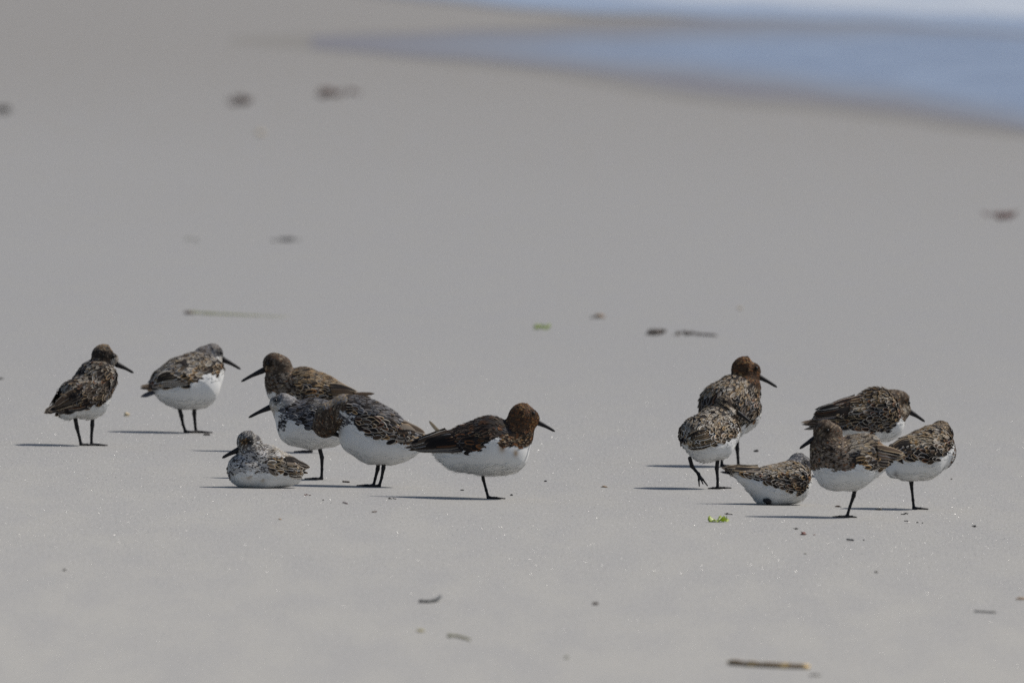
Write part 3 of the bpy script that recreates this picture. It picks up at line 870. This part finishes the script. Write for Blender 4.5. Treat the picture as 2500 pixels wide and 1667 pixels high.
BIRDS.append(dict(   # J ruffled
 label="ruffled sandpiper with wind blown dark wing feathers, at the back of the right group", foot=(2105, 1164), face=1, yaw=(2110, .4),
 body=[[(2162, 1030, 48), (2142, 1004, 58), (2100, 1022, 53), (2062, 1028, 36)], [(2162, 1032, 46), (2115, 1040, 48)]],
 head=[(2195, 983, 31, 36), (2204, 1002, 20, 38), (2180, 978, 24, 30), (2176, 1010, 38, 26)], k=12, tail=(1965, 1034),
 headmax=[(2158, 930), (2260, 930), (2260, 1024), (2205, 1028), (2190, 1010), (2178, 985)],
 bill=((2224, 1008, 42), (2259, 1031, 48)), eye=(2219, 984), bpal='mixed', hpal='brown', cheek=(2214, 1000, 12, [(GB, 3), (BF, 1), (PL, 1)]),
 mantle=([(PL, 2), (OC, 2), (BF, 2), (BR, 2)], .8), ruffle=2.0,
 bound=[(1960, 1045), (2045, 1048), (2114, 1050), (2144, 1057), (2175, 1050), (2188, 1030), (2200, 1020), (2215, 1020)],
 flight=[(2110, 975, 2090, 1040, 1990, 1000, 1975, 1040, 12, 9, 'dark'), (2130, 965, 2110, 1000, 2026, 985, 2000, 1015, 6, 7, 'mixed')],
 tails=[(2075, 985, 2030, 990, 4, BR, PL), (2070, 992, 2016, 1000, 4, DK, GB), (2060, 1000, 2004, 1009, 4, BR, PL), (2055, 1008, 1988, 1016, 4, DK, BF), (2050, 1014, 1976, 1023, 4, DK, GB), (2040, 1020, 1956, 1029, 6, BR, GB), (2040, 1028, 1958, 1034, 6, BR, GB), (2040, 1032, 1963, 1046, 5, GB, GB)],
 legs=[leg((2102, 1075, 6), (2104, 1110, 6), (2104, 1140, 6), (2105, 1161, 6), h=.3)]))

BIRDS.append(dict(   # K
 label="brown breasted one legged sandpiper at the front of the right group, bill pointing left", foot=(2067, 1263), face=-1, yaw=(2080, .5),
 body=[[(2022, 1119, 48), (2040, 1140, 57), (2078, 1134, 65), (2112, 1128, 50), (2138, 1132, 26)], [(2040, 1120, 50), (2088, 1106, 46), (2112, 1104, 46), (2138, 1124, 32)]],
 head=[(2013, 1051, 31, -34), (2030, 1058, 25, -28), (2018, 1088, 40, -30), (2040, 1110, 44, -20)], k=12, tail=(2205, 1116),
 bill=((1990, 1068, -38), (1951, 1093, -50)), eye=(2019, 1048), billr=1.1, bpal='gold', hpal='brown',
 mantle=([(BF, 3), (PL, 3), (GB, 2)], .8),
 bound=[(1970, 1148), (1985, 1141), (2003, 1137), (2030, 1143), (2060, 1146), (2079, 1143), (2096, 1132), (2123, 1144), (2160, 1145), (2210, 1140)],
 patches=[([(1968, 1095), (2000, 1085), (2060, 1070), (2068, 1110), (2084, 1130), (2080, 1144), (2060, 1147), (2035, 1144), (2003, 1137), (1972, 1150)], 'brown', .68, (.26, .21, .17))],
 flight=[(2115, 1085, 2120, 1130, 2206, 1108, 2172, 1140, 7, 8, 'gold')],
 tails=[(2150, 1115, 2208, 1112, 7, GB, BF), (2150, 1122, 2203, 1119, 7, GB, BF)],
 legs=[leg((2088, 1190, 0), (2084, 1210, 0), (2075, 1236, 0), (2068, 1260, 0), h=math.pi + .5, toes=[(2033, 1261, 0), (2043, 1262, -26), (2091, 1262, 4)])]))

BIRDS.append(dict(   # L sitting away
 label="sandpiper sitting on the sand facing away, long pointed tail raised to the left", foot=(1880, 1231), face=1, yaw=(1880, .45), sit=True,
 body=[[(1936, 1172, 50), (1918, 1180, 52), (1880, 1184, 50), (1848, 1176, 34), (1818, 1164, 19), (1790, 1152, 9)], [(1930, 1190, 46), (1880, 1200, 46)]],
 head=[(1950, 1131, 26, 44), (1958, 1136, 22, 48), (1946, 1148, 30, 38)], k=12, tail=(1762, 1140),
 bill=((1972, 1140, 56), (2006, 1158, 74)), eye=(1966, 1132), bpal='gold', hpal='slate', crown=[(PL, 1), (DG, 2), (GY, 4)],
 mantle=([(PL, 3), (BF, 3), (OC, 1)], .8),
 bound=[(1765, 1148), (1776, 1151), (1823, 1162), (1883, 1182), (1919, 1196), (1955, 1208), (1968, 1200), (1980, 1168), (1992, 1150)],
 flight=[(1880, 1142, 1890, 1168, 1763, 1138, 1790, 1155, 8, 7, 'pale')],
 tails=[(1810, 1150, 1762, 1139, 6, BR, GB), (1810, 1156, 1758, 1149, 5, DK, PL)],
 legs=[leg((1866, 1219, -44), (1873, 1221, -47), (1878, 1222, -47), r=[4.5, 6.5, 5], lifted=True, toes=[(1880, 1228, -50)])]))

BIRDS.append(dict(   # M
 farwing=False, label="sandpiper on one leg at the far right, head turned away from the lens", foot=(2231, 1243), face=1, yaw=(2245, .6),
 body=[[(2286, 1090, 46), (2288, 1104, 46), (2276, 1086, 48), (2250, 1112, 61), (2218, 1126, 50), (2184, 1142, 27)], [(2250, 1110, 60), (2215, 1113, 48), (2186, 1120, 30)]],
 head=[(2298, 1053, 27, 44), (2306, 1062, 22, 50), (2292, 1074, 36, 36)], k=12, tail=(2158, 1098),
 bill=((2316, 1064, 66), (2318, 1078, 100)), eye=(2322, 1054), bpal='mixed', hpal='brown', crown=[(GB, 3), (BF, 2), (BR, 2)],
 mantle=([(BF, 3), (PL, 2), (OC, 1)], .8),
 bound=[(2160, 1112), (2205, 1118), (2235, 1124), (2281, 1126), (2300, 1112), (2318, 1100), (2335, 1085)],
 flight=[(2235, 1062, 2245, 1108, 2162, 1094, 2190, 1116, 9, 8, 'mixed')],
 patches=[([(2326, 1075), (2340, 1075), (2340, 1140), (2318, 1140), (2326, 1115)], 'rufous', .5)],
 tails=[(2190, 1092, 2155, 1094, 6, GB, PL)], stain=[(2186, 1156, 7, (.2, .19, .18))],
 legs=[leg((2224, 1168, 0), (2226, 1192, 0), (2229, 1220, 0), (2231, 1240, 0), r=[7, 3.6, 3.2, 3.6])]))

for b_ in BIRDS: bird(b_)

# ------------------------------------------------------------------ things washed up on the sand
def lump(label, cat, name, x, y, w, h, mat, seed, depth=1.0, rough=.3, group=None):
    """an irregular clod, w x h photo pixels"""
    r = np.random.default_rng(seed)
    g, s = ground(x, y + h * .3)
    nu, nv = 16, 9
    V = []
    for j in range(nv + 1):
        th = math.pi * j / nv
        for i in range(nu):
            ph = 2 * math.pi * i / nu
            V.append((math.sin(th) * math.cos(ph), math.sin(th) * math.sin(ph), math.cos(th)))
    V = np.array(V)
    f = 1 + rough * 2 * (vnoise(V, 1.1, seed) - .5) + rough * (vnoise(V, .5, seed + 1) - .5)
    V = V * f[:, None] * np.array([w / 2, w / 2 * depth, h * .55])
    V[:, 2] = np.maximum(V[:, 2] + h * .30, -1)
    F = [(j*nu+i, j*nu+(i+1) % nu, (j+1)*nu+(i+1) % nu, (j+1)*nu+i) for j in range(nv) for i in range(nu)]
    o = build_any(name, V * s, [f[::-1] for f in F], mat)
    o.location = g
    return tag(o, label, cat, group)

def twig(label, name, pts, r, mat, cat="twig", group=None, sides=7, flat=1.0, seed=1, taper=1.0):
    """a stick through photo pixels (x, y, depth px, height px above the sand)"""
    g, s = ground(pts[0][0], pts[0][1])
    rr = np.random.default_rng(seed)
    P = np.array([(p[0] - pts[0][0], (p[2] if len(p) > 2 else 0), (p[3] if len(p) > 3 else r)) for p in pts], float)
    # photo rows become depth on the ground
    for i, p in enumerate(pts):
        q, _ = ground(p[0], p[1]); P[i, 1] += (q.y - g.y) / s; P[i, 2] += (q.z - g.z) / s
    t = np.linspace(0, len(P) - 1, max(12, 4 * len(P)))
    PP = np.stack([np.interp(t, np.arange(len(P)), P[:, i]) for i in range(3)], 1)
    PP[1:-1] = (PP[:-2] + 2 * PP[1:-1] + PP[2:]) / 4
    rad = r * (1 + .22 * rr.normal(size=len(PP))).clip(.6, 1.5); rad[0] *= .6; rad[-1] *= .5; rad = rad * np.linspace(1, taper, len(rad))
    V, F = tube(PP * s, rad * s, sides)
    V[:, 2] *= flat
    o = build_any(name, V, F, mat); o.location = g
    return tag(o, label, cat, group)

def weed(label, name, x, y, w, h, mat, seed, n=9, cat="seaweed", leafy=.5, group=None):
    """a tangle of curled fronds, w x h photo pixels; one mesh"""
    r = np.random.default_rng(seed)
    g, s = ground(x, y + h * .4)
    VV, FF, off = [], [], 0
    for i in range(n):
        a = r.uniform(-1, 1); px = a * w * .32; pz = r.uniform(0, h * .2)
        L = w * r.uniform(.3, .5); dr = r.choice([-1, 1]); dd = r.uniform(-1, 1)
        t = np.linspace(0, 1, 9)
        P = np.stack([px + dr * L * t, dd * L * .6 * t + r.uniform(-w * .15, w * .15), pz * .5 + h * r.uniform(.15, .8) * (.75 + .25 * np.sin(t * 7 + i))], 1)
        P[:, 2] = np.maximum(P[:, 2], .8)
        rad = w * r.uniform(.025, .07) * (1 + leafy * np.sin(t * 9 + i)) * np.sin(t * 2.6 + .35)
        V, F = tube(P * s, np.abs(rad) * s + 1e-4, 6, .45)
        VV.append(V); FF += [tuple(k + off for k in f) for f in F]; off += len(V)
    o = build_any(name, np.concatenate(VV), FF, mat); o.location = g
    return tag(o, label, cat, group)

def frill(label, name, x, y, w, h, mat, seed, cat="seaweed"):
    """a ruffled leaf of sea lettuce"""
    g, s = ground(x, y + h * .4)
    nu, nr = 36, 5
    V = [(0, 0, h * .25)]
    r_ = np.random.default_rng(seed); ph = r_.uniform(0, 6, 4)
    for j in range(1, nr + 1):
        q = j / nr
        for i in range(nu):
            a = 2 * math.pi * i / nu
            rad = w / 2 * q * (1 + .16 * math.sin(3 * a + ph[0]) + .12 * math.sin(7 * a + ph[1]) * q)
            z = h * (.25 + .40 * q * q * math.sin(6 * a + ph[2]) + .28 * q * math.sin(3 * a + ph[3]) + .15 * q)
            V.append((rad * math.cos(a), rad * .8 * math.sin(a), max(z, .8)))
    F = [(0, 1 + i, 1 + (i + 1) % nu) for i in range(nu)]
    for j in range(nr - 1):
        for i in range(nu):
            a = 1 + j * nu + i; b2 = 1 + j * nu + (i + 1) % nu
            F.append((a, a + nu, b2 + nu, b2))
    me_o = build_any(name, np.array(V) * s, F, mat); me_o.location = g
    sm = me_o.modifiers.new("thickness", 'SOLIDIFY'); sm.thickness = 0.5 * s
    return tag(me_o, label, cat)

M_DARK = plain("dark_weed", (0.045, 0.038, 0.03), .6)
M_BROWN = plain("brown_weed", (0.10, 0.065, 0.045), .65)
M_MIDB = plain("mid_brown_weed", (0.17, 0.125, 0.095), .65, col2=(.05, .04, .033))
M_FAR = plain("far_weed", (0.22, 0.15, 0.125), .7)
M_RED = plain("red_weed", (0.27, 0.10, 0.075), .6, col2=(.07, .04, .035))
M_BLACK = plain("black_twig", (0.03, 0.03, 0.028), .5)
M_TAN = plain("tan_chip", (0.36, 0.24, 0.14), .7)
M_YEL = plain("yellow_scrap", (0.42, 0.36, 0.16), .7)
M_STRAW = plain("straw", (0.62, 0.62, 0.38), .7, var=.1)
M_GREYW = plain("grey_twig", (0.20, 0.19, 0.17), .8)
M_SHELL = plain("shell", (0.62, 0.50, 0.32), .5)
M_PALEW = plain("pale_weed", (0.21, 0.20, 0.19), .8)
M_OLIVE = plain("olive_scrap", (0.20, 0.20, 0.13), .7)
def mat_green():
    m, nt, bs = newmat("sea_lettuce")
    n = noise(nt, 260, objco(nt), 3)
    nt.links.new(mixc(nt, maprange(nt, n, .35, .65), (0.34, 0.43, 0.05), (0.46, 0.53, 0.12)), bs.inputs['Base Color'])
    bs.inputs['Roughness'].default_value = .35
    tr = nt.nodes.new("ShaderNodeBsdfTranslucent"); tr.inputs[0].default_value = (0.50, 0.62, 0.10, 1)
    mx = nt.nodes.new("ShaderNodeMixShader"); mx.inputs[0].default_value = .45
    nt.links.new(bs.outputs[0], mx.inputs[1]); nt.links.new(tr.outputs[0], mx.inputs[2])
    nt.links.new(mx.outputs[0], nt.nodes["Material Output"].inputs[0])
    return m
M_GREEN = mat_green()
for m_ in (M_STRAW,):
    nt = m_.node_tree; tr = nt.nodes.new("ShaderNodeBsdfTranslucent"); tr.inputs[0].default_value = (0.55, 0.56, 0.36, 1)
    mx = nt.nodes.new("ShaderNodeMixShader"); mx.inputs[0].default_value = .5
    nt.links.new(nt.nodes["Principled BSDF"].outputs[0], mx.inputs[1]); nt.links.new(tr.outputs[0], mx.inputs[2])
    nt.links.new(mx.outputs[0], nt.nodes["Material Output"].inputs[0])
def mat_reed():
    m, nt, bs = newmat("reed")
    n = noise(nt, 1.0, objco(nt, (38, 38, 38)), 2)
    c = mixc(nt, maprange(nt, n, .42, .56), (0.80, 0.52, 0.15), (0.20, 0.13, 0.06))
    n2 = noise(nt, 300, objco(nt), 2)
    c = mixc(nt, maprange(nt, n2, .4, .8, 0, .5), c, (0.05, 0.04, 0.03))
    nt.links.new(c, bs.inputs['Base Color']); bs.inputs['Roughness'].default_value = .6
    return m
M_REED = mat_reed()

# far, out of focus
weed("left one of the two far blurred clumps of brown weed", "seaweed_clump", 583, 246, 74, 30, M_FAR, 1, n=8)
weed("right one of the two far blurred clumps of weed, redder and darker", "seaweed_clump", 825, 226, 84, 34, M_FAR, 2, n=10)
weed("reddish brown clump of weed alone at the right edge", "seaweed_clump", 2438, 527, 66, 24, M_RED, 3, n=12)
weed("faint flat scrap of grey weed left of centre, beyond the birds", "seaweed_scrap", 692, 586, 54, 12, M_PALEW, 4, n=6)
weed("faintest small pale scrap left of the flat grey scrap", "seaweed_scrap", 469, 586, 24, 11, M_OLIVE, 5, n=4)
weed("blurred brown scrap cut by the left edge, far up the beach", "seaweed_scrap", -6, 270, 60, 22, M_DARK, 6, n=6)
lump("tiny pale orange crumb far up the beach, below the two blurred clumps", "shell", "shell_chip", 634, 326, 18, 12, M_SHELL, 61)
# middle ground
twig("long pale green grass blade with a dark left end, lying beyond the birds", "grass_blade",
     [(456, 763, 0, 5), (520, 768, 0, 4), (610, 773, 0, 3), (705, 778, 0, 2)], 7.0, M_STRAW, cat="grass blade", flat=.42, taper=.25)
lump("dark brown knob at the left tip of the long grass blade", "weed", "seaweed_scrap", 460, 764, 20, 9, M_BROWN, 62)
frill("blurred bright green scrap of sea lettuce beyond the centre bird", "sea_lettuce", 1324, 797, 40, 15, M_GREEN, 7)
lump("small pinkish tan shell chip right of the far green scrap", "shell", "shell_chip", 1462, 773, 24, 9, M_TAN, 8, rough=.6)
lump("grey speck touching the pinkish tan chip", "weed", "seaweed_scrap", 1447, 775, 12, 6, M_GREYW, 63)
weed("dark blurred clump of weed at the middle right, left of the long brown shred", "seaweed_clump", 1597, 811, 46, 19, M_MIDB, 9, n=16, leafy=.2)
weed("long low brown shred of weed right of the dark blurred clump", "seaweed_shred", 1672, 814, 44, 13, M_MIDB, 10, n=7)
twig("thin brown stem trailing right from the long shred of weed", "weed_stem", [(1680, 816, 0, 4), (1710, 819, 0, 3), (1750, 821, 0, 2)], 2.6, M_BROWN, cat="stem")
lump("pale orange speck beyond the reddish brown headed bird", "shell", "shell_chip", 1806, 753, 12, 6, M_SHELL, 11)
lump("tiny dark speck on the left edge, level with the birds' heads", "pebble", "pebble", 2, 924, 12, 5, M_DARK, 12)
lump("yellowish shell crumb between the two leftmost birds", "shell", "shell_chip", 309, 1013, 12, 9, M_SHELL, 13, rough=.5)
# among the birds
lump("brown speck left of the sitting speckled bird's bill", "pebble", "pebble", 504, 1061, 16, 5, M_DARK, 14)
twig("brown splinter right of the one legged grey bird's foot", "splinter", [(836, 1177, 0, 2), (854, 1178, 0, 2)], 1.9, M_BROWN)
weed("brown shred below the tail of the sitting speckled bird", "seaweed_shred", 749, 1208, 14, 6, M_RED, 15, n=5)
twig("short reddish splinter slanting down, below the preening bird", "splinter", [(837, 1227, 0, 2), (850, 1231, 0, 2)], 1.2, M_RED)
twig("short grey brown splinter, the lowest one below the preening bird", "splinter", [(908, 1251, 0, 2), (920, 1250, 0, 2)], 1.3, M_BROWN)
weed("small dark shred on the sand left of the one legged centre bird's foot", "seaweed_shred", 958, 1217, 16, 5, M_DARK, 16, n=5)
lump("tiny dark crumb under the grey bird, left of the red splinter", "pebble", "pebble", 789, 1220, 4, 3, M_DARK, 64)
lump("tan fleck below the sitting speckled bird", "shell", "shell_chip", 683, 1267, 8, 3, M_TAN, 65)
lump("tiny black pebble right of the centre bird's breast", "pebble", "pebble", 1332, 1174, 7, 4, M_BLACK, 17)
lump("tiny black crumb on the shadowless sand just right of the centre bird's toes", "pebble", "pebble", 1249, 1208, 7, 4, M_BLACK, 18)
lump("tiny dark crumb between the centre bird's shadow and leg", "pebble", "pebble", 1128, 1196, 8, 3, M_BLACK, 19)
lump("flat tan chip midway between the centre bird and the right group", "shell", "shell_chip", 1475, 1188, 13, 4, M_TAN, 20, rough=.5)
lump("dark grey crumb right of the tall brown headed bird's foot", "pebble", "pebble", 1846, 1101, 12, 5, M_DARK, 21, rough=.6)
frill("bright green ruffled scrap of sea lettuce in front of the right group", "sea_lettuce", 1752, 1268, 46, 15, M_GREEN, 22)
frill("small green curl standing at the right end of the near sea lettuce", "sea_lettuce", 1770, 1266, 12, 13, M_GREEN, 23)
weed("dark shred just above the near green sea lettuce", "seaweed_shred", 1778, 1254, 18, 5, M_DARK, 24, n=6)
weed("dark shred below the sitting bird with the raised tail, left of the brown pebble", "seaweed_shred", 1946, 1290, 14, 5, M_DARK, 25, n=5)
lump("round reddish brown pebble in front of the right group", "pebble", "pebble", 1961, 1303, 12, 8, M_RED, 26, rough=.5)
lump("tiny red crumb right of the reddish brown pebble", "pebble", "pebble", 1988, 1305, 4, 3, M_RED, 66)
twig("straight dark twig lying in front of the right group", "twig", [(2067, 1320, 0, 4), (2084, 1322, 0, 4)], 2.0, M_BLACK)
lump("small brown crumb left of the front one legged bird's foot", "pebble", "pebble", 2046, 1236, 11, 4, M_BROWN, 27, rough=.6)
weed("dark shred below the foot of the bird at the far right", "seaweed_shred", 2205, 1254, 18, 5, M_DARK, 28, n=6)
twig("thin dark sliver under the shred below the far right bird", "splinter", [(2207, 1272, 0, 1), (2218, 1272.5, 0, 1)], 1.0, M_BLACK)
lump("left one of a pair of tiny black crumbs below the far right bird", "pebble", "pebble", 2240, 1275, 6, 3, M_BLACK, 29)
lump("right one of a pair of tiny black crumbs below the far right bird", "pebble", "pebble", 2252, 1276, 4, 3, M_BLACK, 30)
weed("dark scrap near the right edge, below the far right bird", "seaweed_scrap", 2380, 1284, 13, 7, M_BLACK, 31, n=7)
lump("tiny dark speck just right of the far right bird's belly", "pebble", "pebble", 2323, 1169, 5, 3, M_DARK, 32)
lump("low grey lump for a bump in the shadow of the far right bird", "pebble", "shadow_bump", 2145, 1243, 16, 6, M_GREYW, 33)  # lump for a bump in the bird's shadow; shade put into its grey
lump("faint grey crumb in the foreground below the near green scrap", "pebble", "pebble", 1966, 1351, 7, 3, M_OLIVE, 34)
lump("dark crumb in the foreground below the straight dark twig", "pebble", "pebble", 2139, 1396, 8, 4, M_DARK, 35)
lump("smallest crumb right of the straight dark twig", "pebble", "pebble", 2109, 1318, 4, 3, M_BLACK, 36)
# foreground, out of focus
twig("dark twig in the foreground with its right end bent upward", "twig", [(1022, 1470, 0, 3), (1045, 1471, 0, 3), (1064, 1469, 0, 5), (1076, 1463, 0, 9)], 3.6, M_BLACK)
lump("brown pebble alone in the centre foreground", "pebble", "pebble", 1453, 1473, 15, 8, M_BROWN, 37)
lump("pale yellow crumb below the bent dark twig", "shell", "shell_chip", 1026, 1539, 18, 7, M_YEL, 38)
twig("olive and yellow scrap of stem slanting in the centre foreground", "weed_stem", [(1093, 1552, 0, 3), (1120, 1555, 0, 3), (1149, 1563, 0, 2)], 2.6, M_YEL, cat="stem")
lump("dark left end on the slanting yellow stem", "weed", "seaweed_scrap", 1098, 1553, 14, 6, M_OLIVE, 39)
lump("faint grey green pebble at the bottom centre", "pebble", "pebble", 1382, 1604, 10, 7, M_OLIVE, 40)
twig("thick ochre and dark brown banded reed lying at the bottom right", "reed_stick", [(1778, 1622, 0, 6), (1845, 1627, 0, 5), (1910, 1630, 0, 5), (1975, 1632, 0, 5)], 7.2, M_REED, cat="reed", sides=10)
lump("grey smear of weed right of the banded reed", "weed", "seaweed_scrap", 1989, 1647, 26, 5, M_GREYW, 41)
twig("thin grey brown twig in the lower right foreground", "twig", [(2378, 1493, 0, 2), (2405, 1495, 0, 2), (2432, 1496, 0, 2)], 2.0, M_GREYW)
lump("tan scrap cut by the right edge in the foreground", "shell", "shell_chip", 2492, 1461, 24, 6, M_TAN, 42)
lump("faint dark pebble in the lower left foreground", "pebble", "pebble", 157, 1391, 9, 5, M_DARK, 43)
